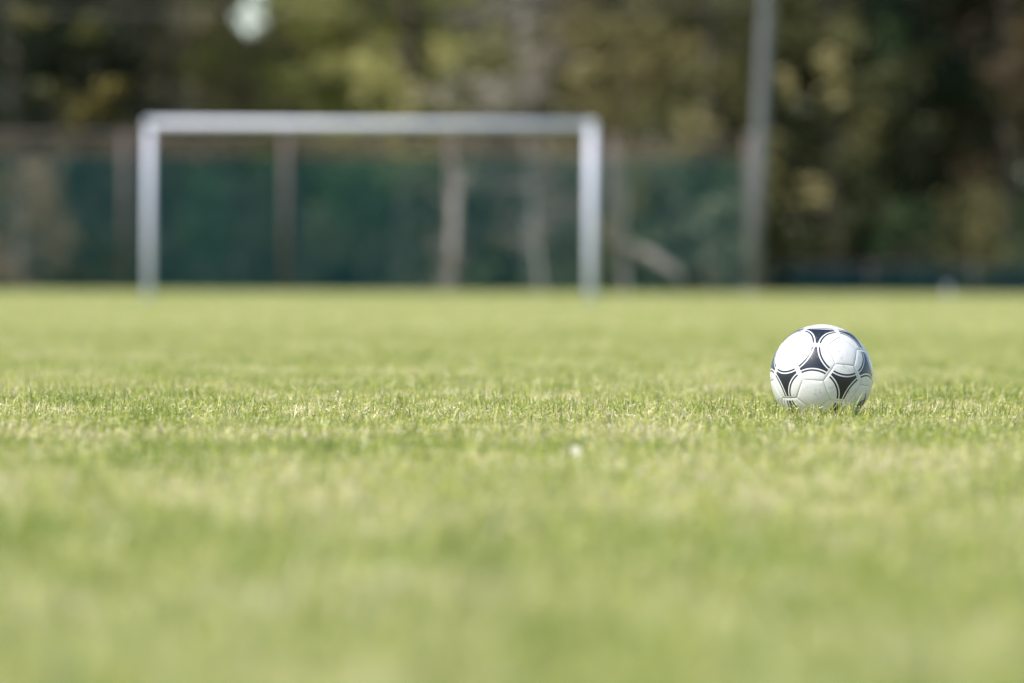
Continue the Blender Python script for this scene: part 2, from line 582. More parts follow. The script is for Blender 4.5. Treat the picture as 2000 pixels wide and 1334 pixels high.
def ccw(keys, c):
    t = tv[keys[0]] - c * (tv[keys[0]] @ c); t /= np.linalg.norm(t); w = np.cross(c, t)
    return sorted(keys, key=lambda k: math.atan2(tv[k] @ w, tv[k] @ t))


pents = [(ico[i], ccw([k for k in adj if k[0] == i], ico[i])) for i in range(12)]
hexes = []
for i in range(12):
    for j in range(i + 1, 12):
        for k in range(j + 1, 12):
            if (i, j) in tv and (j, k) in tv and (i, k) in tv:
                c = ico[i] + ico[j] + ico[k]; c /= np.linalg.norm(c)
                hexes.append((c, ccw([(i, j), (j, i), (j, k), (k, j), (k, i), (i, k)], c), (i, j, k)))
# orient the ball: six corners of the middle hexagon as seen in the photo (view axes: right, up, to camera)
seen = [(860, 405), (590, 385), (455, 600), (555, 820), (830, 840), (960, 630)]
S = []
for (a, b) in seen:
    u = (a - 792) / 638; v = -(b - 771) / 638
    S.append((u, v, math.sqrt(1 - u * u - v * v)))
S = np.array(S)
hc, hk, hp = hexes[0]
st = next(q for q in range(6) if hk[q][0] == hk[(q + 1) % 6][1] and hk[q][1] == hk[(q + 1) % 6][0])
P = np.array([tv[hk[(st + q) % 6]] for q in range(6)])
U, _, Vt = np.linalg.svd(P.T @ S)
D3 = np.diag([1, 1, np.sign(np.linalg.det(Vt.T @ U.T))])
RB = Vt.T @ D3 @ U.T                   # ico frame -> view frame
fwd = (BC - Vector((0, 0, HC))).normalized()
right = fwd.cross(Vector((0, 0, 1))).normalized(); up = right.cross(fwd)
VW = np.array([list(right), list(up), list(-fwd)]).T
roll = R(ROLL)
RW = VW @ RB                           # ico frame -> world frame


def edge_dist(p, a, b):
    """angular distance of unit points p to the great circle through a,b"""
    n = np.cross(a, b); n /= np.linalg.norm(n)
    return np.abs(np.arcsin(np.clip(p @ n, -1, 1)))


NSUB = 30
cos_all = []; ff_all = []; dp_all = []; de_all = []; hx_all = []; sd_all = []
off = 0
for c, keys, is_hex in [(c, k, False) for c, k in pents] + [(c, k, True) for c, k, _ in hexes]:
    m = len(keys); pv = [tv[k] for k in keys]
    pcs = [ico[i] for i in set(k[0] for k in keys)]
    for q in range(m):
        a = pv[q]; b = pv[(q + 1) % m]
        idx = {}
        pts = []
        for i in range(NSUB + 1):
            for j in range(NSUB + 1 - i):
                idx[(i, j)] = len(pts)
                pts.append(c * (NSUB - i - j) + a * i + b * j)
        p = np.array(pts); p /= np.linalg.norm(p, axis=1)[:, None]
        tri = []
        for i in range(NSUB):
            for j in range(NSUB - i):
                tri += [idx[(i, j)], idx[(i + 1, j)], idx[(i, j + 1)]]
                if i + j < NSUB - 1:
                    tri += [idx[(i + 1, j)], idx[(i + 1, j + 1)], idx[(i, j + 1)]]
        seam = np.min([edge_dist(p, pv[e], pv[(e + 1) % m]) for e in range(m)], axis=0)
        if is_hex:
            dp = np.min([np.arccos(np.clip(p @ ic, -1, 1)) for ic in pcs], axis=0)
            ee = [e for e in range(m) if keys[e] == keys[(e + 1) % m][::-1]]
            de = np.min([edge_dist(p, pv[e], pv[(e + 1) % m]) for e in ee], axis=0)
        else:
            dp = np.zeros(len(p)); de = np.zeros(len(p))
        sm = seam * BR
        puff = 0.0010 * (1 - np.exp(-sm / 0.0035)) - 0.0006 * np.exp(-(sm / 0.0010) ** 2)
        rad = BR - 0.0007 + puff
        cos_all.append(p * rad[:, None]); ff_all.append(np.array(tri) + off); off += len(p)
        dp_all.append(np.degrees(dp)); de_all.append(np.degrees(de)); hx_all.append(np.full(len(p), float(is_hex))); sd_all.append(sm * 1000)
co = np.concatenate(cos_all); ff = np.concatenate(ff_all)
dpv, dev, hxv, sdv = map(np.concatenate, (dp_all, de_all, hx_all, sd_all))
# weld coincident points so shading is smooth over each panel
key = np.round(co * 2e5).astype(np.int64)
key = np.concatenate([key, hxv[:, None].astype(np.int64)], 1)
_, first, inv = np.unique(key, axis=0, return_index=True, return_inverse=True)
inv = inv.ravel()
co, dpv, dev, hxv, sdv = co[first], dpv[first], dev[first], hxv[first], sdv[first]
ff = inv[ff]


def ball_material():
    m, nt, out = new_mat('ball_leather')
    def at(n):
        a = nt.nodes.new('ShaderNodeAttribute'); a.attribute_name = n; return a.outputs['Fac']
    dp, de, hx, sm = at('ring_angle'), at('edge_angle'), at('is_hexagon'), at('seam_mm')
    tc = nt.nodes.new('ShaderNodeTexCoord')
    fill = math_n(nt, 'GREATER_THAN', dp, 30.3)
    line = math_n(nt, 'MULTIPLY', math_n(nt, 'GREATER_THAN', dp, 26.9), math_n(nt, 'LESS_THAN', dp, 28.9))
    ink = math_n(nt, 'MULTIPLY', math_n(nt, 'MAXIMUM', fill, line), math_n(nt, 'GREATER_THAN', de, 2.7))
    ink = math_n(nt, 'MULTIPLY', ink, math_n(nt, 'GREATER_THAN', hx, 0.5))
    big = noise(nt, tc.outputs['Object'], 14, 5, 0.6)
    fine = noise(nt, tc.outputs['Object'], 420, 3, 0.6)
    dirt = math_n(nt, 'MULTIPLY', math_n(nt, 'SUBTRACT', big, 0.52, clamp=True), 1.3, clamp=True)
    white = mixc(nt, dirt, (0.72, 0.71, 0.70), (0.47, 0.43, 0.34))
    sc_ = noise(nt, tc.outputs['Object'], 75, 4, 0.75)
    white = mixc(nt, math_n(nt, 'MULTIPLY', math_n(nt, 'MULTIPLY', math_n(nt, 'SUBTRACT', sc_, 0.55, clamp=True), 5.0, clamp=True), 0.6), white, (0.28, 0.26, 0.19))
    seamd = math_n(nt, 'MULTIPLY', math_n(nt, 'SUBTRACT', 1.0, math_n(nt, 'DIVIDE', sm, 0.9), clamp=True), 0.65)
    white = mixc(nt, seamd, white, (0.20, 0.18, 0.14))
    vo = nt.nodes.new('ShaderNodeTexVoronoi'); vo.inputs['Scale'].default_value = 130
    nt.links.new(tc.outputs['Object'], vo.inputs['Vector'])
    sp = math_n(nt, 'MULTIPLY', math_n(nt, 'LESS_THAN', vo.outputs['Distance'], 0.11), math_n(nt, 'GREATER_THAN', big, 0.54))
    black = mixc(nt, math_n(nt, 'MULTIPLY', sp, 0.7), (0.009, 0.012, 0.022), (0.42, 0.40, 0.34))
    c = mixc(nt, ink, white, black)
    b = N(nt, 'ShaderNodeBsdfPrincipled', Roughness=0.42)
    b.inputs['Coat Weight'].default_value = 0.35
    b.inputs['Coat Roughness'].default_value = 0.25
    nt.links.new(c, b.inputs['Base Color'])
    bp = N(nt, 'ShaderNodeBump', Strength=0.22, Distance=0.0006)
    nt.links.new(fine, bp.inputs['Height']); nt.links.new(bp.outputs[0], b.inputs['Normal'])
    nt.links.new(b.outputs[0], out.inputs[0])
    return m


Mball = ball_material()
ball = mesh_np('soccer_ball', co, ff, np.full(len(ff) // 3, 3), Mball, smooth=True,
               attrs={'ring_angle': dpv, 'edge_angle': dev, 'is_hexagon': hxv, 'seam_mm': sdv})
ball.matrix_world = Matrix([list(RW[0]) + [BC.x], list(RW[1]) + [BC.y], list(RW[2]) + [BC.z], [0, 0, 0, 1]])
tag(ball, 'white leather football with black three-pointed curved shapes resting in the short grass', 'ball')

# printed emblem with lettering low on the right, on the panel half hidden by grass
M_ink = paint_mat('black_print', (0.012, 0.012, 0.016), 0.4, dirt=0.0)
uu = (1683.5 - 1604.7) / 100.4; vv = -(783 - 731.4) / 100.4
dirv = np.array([uu, vv, math.sqrt(max(0.02, 1 - uu * uu - vv * vv))])
pd = RB.T @ dirv; pd /= np.linalg.norm(pd)      # direction in the ball's own frame
upl = RB.T @ np.array([0.04, 1.0, 0.0]); upl = upl - pd * (upl @ pd); upl /= np.linalg.norm(upl)
rtl = np.cross(upl, pd)


def on_ball(pts2, h):
    o = []
    for (a, b) in pts2:
        d = pd + rtl * (a / BR) + upl * (b / BR); d /= np.linalg.norm(d)
        o.append(tuple(d * (BR + h)))
    return o


def emblem_text(s, size, ax, ay, rot):
    cu = bpy.data.curves.new('printed_lettering', 'FONT'); cu.body = s; cu.size = size
    cu.align_x = 'CENTER'; cu.align_y = 'CENTER'; cu.offset = size * 0.025
    to = bpy.data.objects.new('printed_lettering', cu); C.objects.link(to)
    bpy.context.view_layer.update()
    me = bpy.data.meshes.new_from_object(to.evaluated_get(bpy.context.evaluated_depsgraph_get()))
    bpy.data.objects.remove(to)
    cr, sr = math.cos(rot), math.sin(rot)
    p2 = [(ax + v.co.x * cr - v.co.y * sr, ay + v.co.x * sr + v.co.y * cr) for v in me.vertices]
    for v, p in zip(me.vertices, on_ball(p2, 0.0009)): v.co = p
    me.materials.append(M_ink)
    o = bpy.data.objects.new('printed_lettering', me); C.objects.link(o); o.parent = ball
    return o


def quad_strip(p0, p1, w, n=8):
    v = []; f = []
    d = Vector((p1[0] - p0[0], p1[1] - p0[1])); t = Vector((-d.y, d.x)).normalized() * w / 2
    for i in range(n + 1):
        q = Vector(p0) + d * (i / n)
        v += [(q.x - t.x, q.y - t.y), (q.x + t.x, q.y + t.y)]
    for i in range(n): f.append([2*i, 2*i+1, 2*i+3, 2*i+2])
    return v, f


emblem_text('adidas', 0.0115, 0.0035, 0.001, R(96))
emblem_text('TANGO', 0.0065, -0.0035, -0.006, R(96))
em = MB()
for (p0, p1, w) in (((-0.0085, 0.004), (-0.0125, -0.012), 0.0042), ((-0.0015, 0.0215), (0.0015, 0.0165), 0.0028), ((0.0085, 0.008), (0.0125, -0.014), 0.0022)):
    v, f = quad_strip(p0, p1, w)
    n = len(em.v); em.v += on_ball(v, 0.0009); em.f += [[n + i for i in q] for q in f]
em.build('printed_emblem', M_ink, ball)

# ------------------------------------------------------------------ goal
GD = 76.0
gxl, gxr = X(290, GD), X(1153, GD)
GH = 2.405
PR = 0.052
goal = empty('football_goal', ((gxl + gxr) / 2, GD, 0))
tag(goal, 'white goal frame without a net standing far back on the pitch', 'goal')
hw = (gxr - gxl) / 2
for s, pr in ((-1, 0.048), (1, 0.060)):
    MB().tube([(s*hw, 0, -0.3), (s*hw, 0, 1.0), (s*hw, 0, GH - 0.05)], pr, 24).build('goal_post', M_white, goal, True)
    # square bolted corner casting where post and bar meet
    cp = MB(); cp.box((s*(hw - 0.005), 0, GH - 0.002), (0.125, 0.125, 0.118)); cp.build('corner_joint', M_white, goal, bevel=0.012)
    for zz in (-0.02, 0.02):
        MB().tube([(s*hw, -0.062, GH + zz), (s*hw, -0.072, GH + zz)], 0.009, 6).build('bolt', M_galv, goal)
    MB().tube([(s*hw, 0, -0.3), (s*hw, 0, 0.02)], 0.085, 20).build('ground_sleeve', M_galv, goal, True)
MB().tube([(-hw + 0.056, 0, GH), (0, 0, GH - 0.008), (hw - 0.056, 0, GH)], 0.052, 24).build('crossbar', M_white, goal, True)
for i in range(18):
    xx = -hw + 0.25 + (2 * hw - 0.5) * i / 17
    MB().tube([(xx, 0.045, GH - 0.02), (xx, 0.075, GH - 0.025), (xx, 0.08, GH - 0.005)], 0.004, 6).build('net_hook', M_galv, goal)

# little white peg marker on the right by the pitch edge
mk = empty('marker_post', (X(1851, 100), 100, 0))
tag(mk, 'short white marker post at the far edge of the pitch on the right', 'marker post')
MB().tube([(0, 0, -0.1), (0, 0, 0.27), (0, 0, 0.29)], [0.02, 0.02, 0.013], 14).build('post', M_white, mk, True)
MB().tube([(0, 0, 0.0), (0, 0, 0.035)], 0.09, 14).build('base_plate', M_galv, mk, True)

# small flower model put in for one bright white speck in the grass
dy = 8.85
da = empty('daisy', (X(1125, dy), dy, 0))
tag(da, 'small white flower put in for a bright speck in the blurred foreground grass', 'flower')
M_petal = paint_mat('white_petals', (0.62, 0.58, 0.50), 0.6, dirt=0.0)
M_eye = paint_mat('yellow_flower_eye', (0.75, 0.5, 0.05), 0.8, dirt=0.0)
M_stem = paint_mat('green_stem', (0.12, 0.2, 0.05), 0.7, dirt=0.0)
MB().tube([(0, 0, 0), (0.002, 0, 0.02), (0, -0.002, 0.046)], [0.0009, 0.0008, 0.0008], 6).build('stem', M_stem, da, True)
pt = MB()
tilt = Matrix.Rotation(R(58), 3, 'X') @ Matrix.Identity(3)
for k in range(16):
    an = 2 * PI * k / 16
    rm = Matrix.Rotation(an, 3, 'Z')
    n = len(pt.v)
    for (a, b, c) in ((0.0015, -0.0006, 0), (0.006, -0.0012, 0.0004), (0.0085, 0, 0.0002), (0.006, 0.0012, 0.0004), (0.0015, 0.0006, 0)):
        p = tilt @ (rm @ Vector((a, b, c + 0.0003 * (k % 2))))
        pt.v.append((p.x, p.y - 0.002, p.z + 0.047))
    pt.f.append([n, n + 1, n + 2, n + 3, n + 4])
pt.build('petals', M_petal, da)
ey = MB(); c_ = tilt @ Vector((0, 0, 0.0004)); d_ = tilt @ Vector((0, 0, 0.0016))
ey.tube([(c_.x, c_.y - 0.002, c_.z + 0.047), (d_.x, d_.y - 0.002, d_.z + 0.047)], [0.0021, 0.0012], 12)
ey.build('flower_eye', M_eye, da, True)

# ------------------------------------------------------------------ fence
FD = 142.0
fz = lambda py: Z(py, FD)
top_z, scr_z, rail1, rail0 = 3.95, 3.40, 1.92, 0.78
px_posts = [-403, -80, 243, 557, 880, 1195, 1462]
fence = empty('ball_stop_fence', (0, FD, 0))
tag(fence, 'tall fence behind the goal with rusty posts and see-through teal screening', 'fence')
pxs = [X(p, FD) for p in px_posts]
for i, x in enumerate(pxs):
    MB().tube([(x, 0, -0.3), (x, 0, top_z + 0.04)], 0.10, 14).build('fence_post', M_rust, fence, True)
MB().tube([(pxs[0], 0, top_z), (pxs[-1], 0, top_z)], 0.035, 10).build('top_rail', M_rust, fence, True)
for z_ in (rail1, rail0):
    MB().tube([(pxs[0], 0.02, z_), (pxs[-1], 0.02, z_)], 0.022, 8).build('rail', M_rust, fence, True)
for i in range(len(pxs) - 1):
    a, b = pxs[i] + 0.10, pxs[i + 1] - 0.10
    v = []; f = []; nx, nz = 16, 10
    for k in range(nz + 1):
        for j in range(nx + 1):
            u = j / nx; w = k / nz
            sag = -0.012 * math.sin(PI * u * 3) * math.sin(PI * w) + 0.008 * math.sin(11 * u + i)
            v.append((a + (b - a) * u, -0.115 + sag, 0.02 + (scr_z - 0.02 - 0.015 * math.sin(PI * u) ** 2 * (k == nz)) * w))
    for k in range(nz):
        for j in range(nx):
            q = k * (nx + 1) + j; f.append([q, q + 1, q + nx + 2, q + nx + 1])
    s = MB(); s.v = v; s.f = f
    o = s.build('screen_panel', M_screen, fence, True)
    # chain-link above the cloth
    w = MB(); st_ = 0.07; hh_ = top_z - 0.04 - scr_z
    x = a
    while x < b - hh_:
        w.tube([(x, -0.03, scr_z), (x + hh_, -0.03, top_z - 0.04)], 0.0018, 3, False)
        w.tube([(x + hh_, -0.027, scr_z), (x, -0.027, top_z - 0.04)], 0.0018, 3, False)
        x += st_
    w.build('chain_link', M_wire, fence)

# low screen along the right-hand side
low = empty('low_barrier', (0, FD + 0.6, 0))
tag(low, 'low dark teal cloth barrier along the pitch edge right of the pole', 'barrier')
lx = [X(p, FD + 0.6) for p in (1500, 1700, 1900, 2110, 2320)]
for x in lx:
    MB().tube([(x, 0, -0.2), (x, 0, 0.80)], 0.03, 10).build('barrier_post', M_rust, low, True)
MB().tube([(lx[0], 0, 0.79), (lx[-1], 0, 0.79)], 0.015, 8).build('top_rail', M_rust, low, True)
for i in range(4):
    s = MB(); v = []; f = []
    for k in range(4):
        for j in range(13):
            u = j / 12; v.append((lx[i] + 0.04 + (lx[i+1] - lx[i] - 0.08) * u, -0.04 + 0.01 * math.sin(9 * u + k), 0.02 + 0.75 * k / 3))
    for k in range(3):
        for j in range(12):
            q = k * 13 + j; f.append([q, q + 1, q + 14, q + 13])
    s.v = v; s.f = f
    s.build('screen_panel', M_screen2, low, True)

# tall pole in front of the fence, leaning a touch to the right
PD = 138.0
pb = Vector((X(1469, PD), PD, 0)); ptp = Vector((X(1494, PD), PD, Z(0, PD, 1490)))
dirp = (ptp - pb) / ptp.z
pole = empty('utility_pole', pb)
tag(pole, 'tall weathered grey pole at the right end of the teal fence', 'pole')
MB().tube([Vector((0, 0, -0.5)), dirp * 3, dirp * 7, dirp * 11.5], [0.17, 0.16, 0.15, 0.13], 20).build('pole_shaft', M_galv, pole, True)
MB().tube([(0, 0, -0.2), (0, 0, 0.06)], [0.30, 0.27], 20).build('footing', M_concrete, pole, True)
zc = 7.06
pc = dirp * zc
br_ = MB(); br_.box((pc.x - 0.02, -0.19, zc), (0.10, 0.12, 0.16)); br_.build('cable_bracket', M_galv, pole, bevel=0.01)
MB().tube([(pc.x - 0.09, -0.19, zc - 0.05), (pc.x - 0.09, -0.19, zc), (pc.x - 0.09, -0.19, zc + 0.06)], [0.03, 0.045, 0.025], 12).build('insulator', M_insul, pole, True)
cb = MB(); pts = []
x0 = pb.x + pc.x - 0.09; x1 = -20.0
for i in range(40):
    t = i / 39
    pts.append((x0 + (x1 - x0) * t, PD - 0.19 + 4 * t, zc + 0.0 - 0.16 * 4 * t * (1 - t)))
cb.tube(pts, 0.016, 6)
cable = cb.build('overhead_cable', M_cable, None, True)
tag(cable, 'thin overhead cable running left from the tall grey pole', 'cable')

# ------------------------------------------------------------------ trees and shrubs
GAPX = (X(452, 1), X(514, 1))     # the crowns part here and leave a hole of sky


def crown_mesh(boughs, leaf, per, seed, up=0.4, droop=0.0, gap=None):
    """many small leaf-sized faces gathered in boughs; boughs = [(x,y,z,rx,ry,rz,tint)]"""
    r = np.random.default_rng(seed)
    P = []; BT = []
    for (bx, by, bz, rx, ry, rz, t) in boughs:
        n = max(8, int(per * (rx * ry * rz) ** (2 / 3) / 0.35 * (0.1 / leaf) ** 0))
        d = r.normal(size=(n, 3)); d /= np.linalg.norm(d, axis=1)[:, None]
        rad = r.random(n) ** 0.45
        # broken outline: fewer leaves in some directions
        k = np.sin(d[:, 0] * 5 + bx * 3) * np.sin(d[:, 1] * 5 + by) + np.sin(d[:, 2] * 6 + bz * 2)
        rad = rad * (1 + 0.18 * k)
        p = d * rad[:, None] * np.array([rx, ry, rz]) + np.array([bx, by, bz])
        p[:, 2] -= droop * rad ** 2 * rz
        P.append(p); BT.append(np.full(n, t))
    P = np.concatenate(P); BT = np.concatenate(BT)
    if gap is not None:
        sx = (P[:, 0] + gap[0]) / (P[:, 1] + gap[1])
        ang = (P[:, 2] - HC) / (P[:, 1] + gap[1])
        cxg = (483 - 1000) / F; czg = 512 / F
        e = ((sx - cxg) / 0.0029) ** 2 + ((ang - czg) / 0.0032) ** 2 + 0.3 * np.sin(sx * 2500) * np.sin(ang * 2100 + 1)
        e2 = ((sx - cxg - 0.0014) / 0.0020) ** 2 + ((ang - czg - 0.0046) / 0.0036) ** 2
        hole = (e < 1) | (e2 < 1)
        hole &= r.random(len(P)) < 0.93      # some leaves are left in to dim the sky hole
        P = P[~hole]; BT = BT[~hole]
    ok = P[:, 2] > 0.03
    P = P[ok]; BT = BT[ok]
    n = len(P)
    a = r.normal(size=(n, 3)); a[:, 2] *= 0.6; a /= np.linalg.norm(a, axis=1)[:, None]
    b = r.normal(size=(n, 3)); b -= a * np.sum(a * b, 1)[:, None]; b /= np.linalg.norm(b, axis=1)[:, None]
    s = leaf * r.uniform(0.6, 1.4, n)[:, None]
    nn = np.cross(a, b)
    v = np.stack([P - a * s, P + b * s * 0.42 + nn * s * 0.12, P + a * s, P - b * s * 0.42 + nn * s * 0.12], 1).reshape(-1, 3)
    ff = np.arange(4 * n)
    tint = np.clip(r.normal(0.5, 0.22, n), 0, 1)
    return v, ff, np.full(n, 4), np.repeat(tint, 4), np.repeat(BT, 4)


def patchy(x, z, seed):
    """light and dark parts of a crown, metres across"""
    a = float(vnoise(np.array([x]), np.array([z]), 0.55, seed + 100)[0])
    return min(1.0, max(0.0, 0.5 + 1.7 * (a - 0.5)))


def make_tree(name, label, cat, x, y, h, rad, mat, bark, seed, trunk_r=0.16, base=0.0, nb=60, leaf=0.11, per=60,
              shape='round', extra=(), group=None, tlo=0.2, thi=0.8, bs=0.8, lean=(0, 0), gap=False, tall_trunk=0.9, yflat=1.0):
    r = random.Random(seed)
    x, y, h, rad, base, bs, trunk_r, leaf = [q * K for q in (x, y, h, rad, base, bs, trunk_r, leaf)]
    extra = [[q * K for q in e[:6]] + [e[6]] for e in extra]
    root = empty(name, (x, y, 0))
    tag(root, label, cat, group)
    # trunk and limbs
    tb = MB()
    pts = []; rr = []
    for i in range(8):
        t = i / 7
        pts.append((lean[0] * t * h + 0.12 * math.sin(3 * t + seed), lean[1] * t * h + 0.1 * math.sin(4 * t + seed * 2), -0.2 + h * tall_trunk * t))
        rr.append(trunk_r * (1.25 if i == 0 else 1) * (1 - 0.8 * t))
    tb.tube(pts, rr, 10)
    boughs = []
    for i in range(nb):
        u = (i + r.random()) / nb
        z = base + (h - base) * (u ** 0.9)
        if shape == 'cone': env = rad * (1.02 - 0.9 * (z - base) / (h - base))
        elif shape == 'column': env = rad * min(1, 2.2 * (1.03 - (z - base) / (h - base)))
        else: env = rad * math.sqrt(max(0.06, 1 - ((z - base - (h - base) * 0.42) / ((h - base) * 0.6)) ** 2))
        an = r.uniform(0, 2 * PI)
        d = env * math.sqrt(r.uniform(0.15, 1.0))
        bx = math.cos(an) * d + lean[0] * z; by = math.sin(an) * d * yflat + lean[1] * z
        s = bs * r.uniform(0.6, 1.35) * (0.55 + 0.45 * env / rad)
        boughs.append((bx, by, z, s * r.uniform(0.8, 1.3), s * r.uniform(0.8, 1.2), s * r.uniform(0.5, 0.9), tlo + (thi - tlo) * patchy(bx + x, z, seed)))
        if i % 2 == 0:
            zt = max(0.3, min(z - 0.5 * d, h * tall_trunk * 0.95)); k = zt / (h * tall_trunk) * 7
            k0 = min(6, int(k)); q = [pts[k0][j] + (pts[k0 + 1][j] - pts[k0][j]) * (k - k0) for j in (0, 1)]
            tr = trunk_r * (1 - 0.8 * zt / (h * tall_trunk)) * 0.45
            tb.tube([(q[0], q[1], zt), ((q[0] + bx) / 2, (q[1] + by) / 2, (zt + z) / 2 + 0.1), (bx, by, z)], [tr, tr * 0.6, 0.012], 6, False)
    boughs += [tuple(e) for e in extra]
    tb.build('trunk', bark, root, True)
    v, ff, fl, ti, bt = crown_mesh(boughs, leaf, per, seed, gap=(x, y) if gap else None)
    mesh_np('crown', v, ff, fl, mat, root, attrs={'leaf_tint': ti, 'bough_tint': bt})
    return root


L_dark = leaf_mat('dark_conifer_foliage', [(0, (0.012, 0.022, 0.010)), (0.45, (0.030, 0.042, 0.014)), (0.75, (0.10, 0.095, 0.025)), (1, (0.26, 0.20, 0.05))], 0.2)  # yellow upper stops carry the sunlight painted on some boughs
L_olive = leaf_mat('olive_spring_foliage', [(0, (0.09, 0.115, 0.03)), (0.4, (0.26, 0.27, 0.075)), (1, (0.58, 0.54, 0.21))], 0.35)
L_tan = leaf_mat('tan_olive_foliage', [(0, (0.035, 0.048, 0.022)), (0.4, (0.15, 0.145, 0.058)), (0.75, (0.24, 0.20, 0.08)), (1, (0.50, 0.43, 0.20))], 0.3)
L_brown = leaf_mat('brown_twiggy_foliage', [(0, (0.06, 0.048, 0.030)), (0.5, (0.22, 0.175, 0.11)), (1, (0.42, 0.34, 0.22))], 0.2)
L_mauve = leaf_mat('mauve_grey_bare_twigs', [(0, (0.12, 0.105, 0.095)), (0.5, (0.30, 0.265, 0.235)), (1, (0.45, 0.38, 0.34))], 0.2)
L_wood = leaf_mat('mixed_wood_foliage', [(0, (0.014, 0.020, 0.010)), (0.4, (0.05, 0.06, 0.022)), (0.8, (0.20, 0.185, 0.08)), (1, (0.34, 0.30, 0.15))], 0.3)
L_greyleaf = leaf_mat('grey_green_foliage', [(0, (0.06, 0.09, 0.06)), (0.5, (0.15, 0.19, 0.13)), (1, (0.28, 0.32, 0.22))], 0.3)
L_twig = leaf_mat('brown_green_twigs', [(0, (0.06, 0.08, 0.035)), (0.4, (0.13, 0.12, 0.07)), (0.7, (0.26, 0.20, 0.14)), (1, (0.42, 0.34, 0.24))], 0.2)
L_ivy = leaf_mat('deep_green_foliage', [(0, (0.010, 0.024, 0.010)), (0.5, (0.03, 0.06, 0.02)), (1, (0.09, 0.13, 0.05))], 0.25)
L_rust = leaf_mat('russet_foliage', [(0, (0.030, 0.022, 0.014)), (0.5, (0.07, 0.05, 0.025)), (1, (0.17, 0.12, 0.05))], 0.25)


K = 1.28                          # the wood stands this much farther than first paced out


def bl(px, py, d, x0, y0, r=(0.8, 0.8, 0.6), t=0.9):
    """a bough at its place in the wood, relative to its tree"""
    return (X(px, d) - x0, d - y0, Z(py, d * K, px) / K, r[0], r[1], r[2], t)


G = 'trees of the wood behind the fence'
# left: dark conifer with hanging boughs; sunlight on a few is put into their tint
x0, y0 = X(40, 119), 119
make_tree('conifer_tree', 'very dark conifer filling the top left corner, a few boughs coloured yellow as if sunlit', 'tree', x0, y0, 13, 2.9, L_dark, M_bark, 3,
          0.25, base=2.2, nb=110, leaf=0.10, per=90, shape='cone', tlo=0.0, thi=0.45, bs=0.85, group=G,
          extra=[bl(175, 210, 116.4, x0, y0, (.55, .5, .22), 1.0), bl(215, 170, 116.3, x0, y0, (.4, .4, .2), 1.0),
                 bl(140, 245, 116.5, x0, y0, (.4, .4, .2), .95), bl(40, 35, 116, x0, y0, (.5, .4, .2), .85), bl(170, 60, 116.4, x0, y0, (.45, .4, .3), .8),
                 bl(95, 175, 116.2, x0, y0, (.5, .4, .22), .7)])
x0, y0 = X(330, 122), 122
make_tree('brown_tree', 'brown-olive tree left of the sky gap, behind the left goal post', 'tree', x0, y0, 11, 1.9, L_brown, M_bark, 5,
          0.2, base=2.4, nb=80, leaf=0.10, per=60, tlo=0.25, thi=0.85, bs=0.75, group=G, gap=True,
          extra=[bl(360, 40, 120, x0, y0, (.7, .6, .5), .9), bl(280, 110, 120, x0, y0, (.5, .5, .5), .8)])
x0, y0 = X(560, 124), 124
make_tree('olive_tree', 'pale olive-green tree just right of the sky gap', 'tree', x0, y0, 12, 2.3, L_olive, M_bark, 8,
          0.18, base=2.2, nb=90, leaf=0.10, per=60, tlo=0.3, thi=0.9, bs=0.8, group=G, gap=True)
x0, y0 = X(790, 122), 122
make_tree('yellow_green_tree', 'yellow-green tree above the middle of the crossbar', 'tree', x0, y0, 12.5, 2.4, L_olive, M_bark, 12,
          0.2, base=2.3, nb=95, leaf=0.10, per=60, tlo=0.35, thi=0.95, bs=0.8, group=G,
          extra=[bl(715, 140, 119.6, x0, y0, (.45, .4, .7), 1.0), bl(870, 100, 119.6, x0, y0, (.6, .5, .5), .95)])
x0, y0 = X(1035, 121), 121
make_tree('bare_tree', 'leafless mauve-grey twiggy tree above the right half of the crossbar', 'tree', x0, y0, 11, 1.7, L_mauve, M_palebark, 15,
          0.13, base=1.2, nb=80, leaf=0.075, per=60, tlo=0.3, thi=0.8, bs=0.7, group=G,
          extra=[bl(850, 185, 117.5, x0, y0, (.7, .4, .3), .85), bl(940, 175, 117.5, x0, y0, (.7, .4, .35), .8), bl(1020, 60, 118, x0, y0, (.6, .4, .7), .75), bl(1030, 160, 118, x0, y0, (.5, .4, .6), .6)])
x0, y0 = X(1220, 120), 120
make_tree('tan_tree', 'tan-olive tree above the right goal post', 'tree', x0, y0, 11.5, 1.9, L_tan, M_bark, 18,
          0.16, base=2.0, nb=85, leaf=0.10, per=60, tlo=0.5, thi=1.0, bs=0.75, group=G)
x0, y0 = X(1390, 118), 118
make_tree('spreading_tree', 'mottled olive and grey tree just left of the tall pole', 'tree', x0, y0, 11, 1.6, L_tan, M_bark, 22,
          0.15, base=1.8, nb=80, leaf=0.10, per=60, tlo=0.2, thi=0.95, bs=0.65, group=G,
          extra=[bl(1350, 255, 116, x0, y0, (.6, .4, .45), 1.0), bl(1340, 75, 117, x0, y0, (.35, .3, .35), .75)])
x0, y0 = X(1620, 119), 119
make_tree('hanging_tree', 'olive tree with pale tan hanging boughs right of the pole', 'tree', x0, y0, 12, 2.0, L_tan, M_bark, 26,
          0.2, base=1.0, nb=80, leaf=0.10, per=70, tlo=0.0, thi=0.38, bs=0.7, group=G,
          extra=[bl(1595, 372, 116.2, x0, y0, (.42, .3, .42), 1.0), bl(1625, 140, 116.6, x0, y0, (.35, .4, .8), .95),
                 bl(1535, 165, 116.6, x0, y0, (.3, .3, .4), .95), bl(1690, 250, 116.8, x0, y0, (.4, .4, .8), .75)])
x0, y0 = X(1800, 121), 121
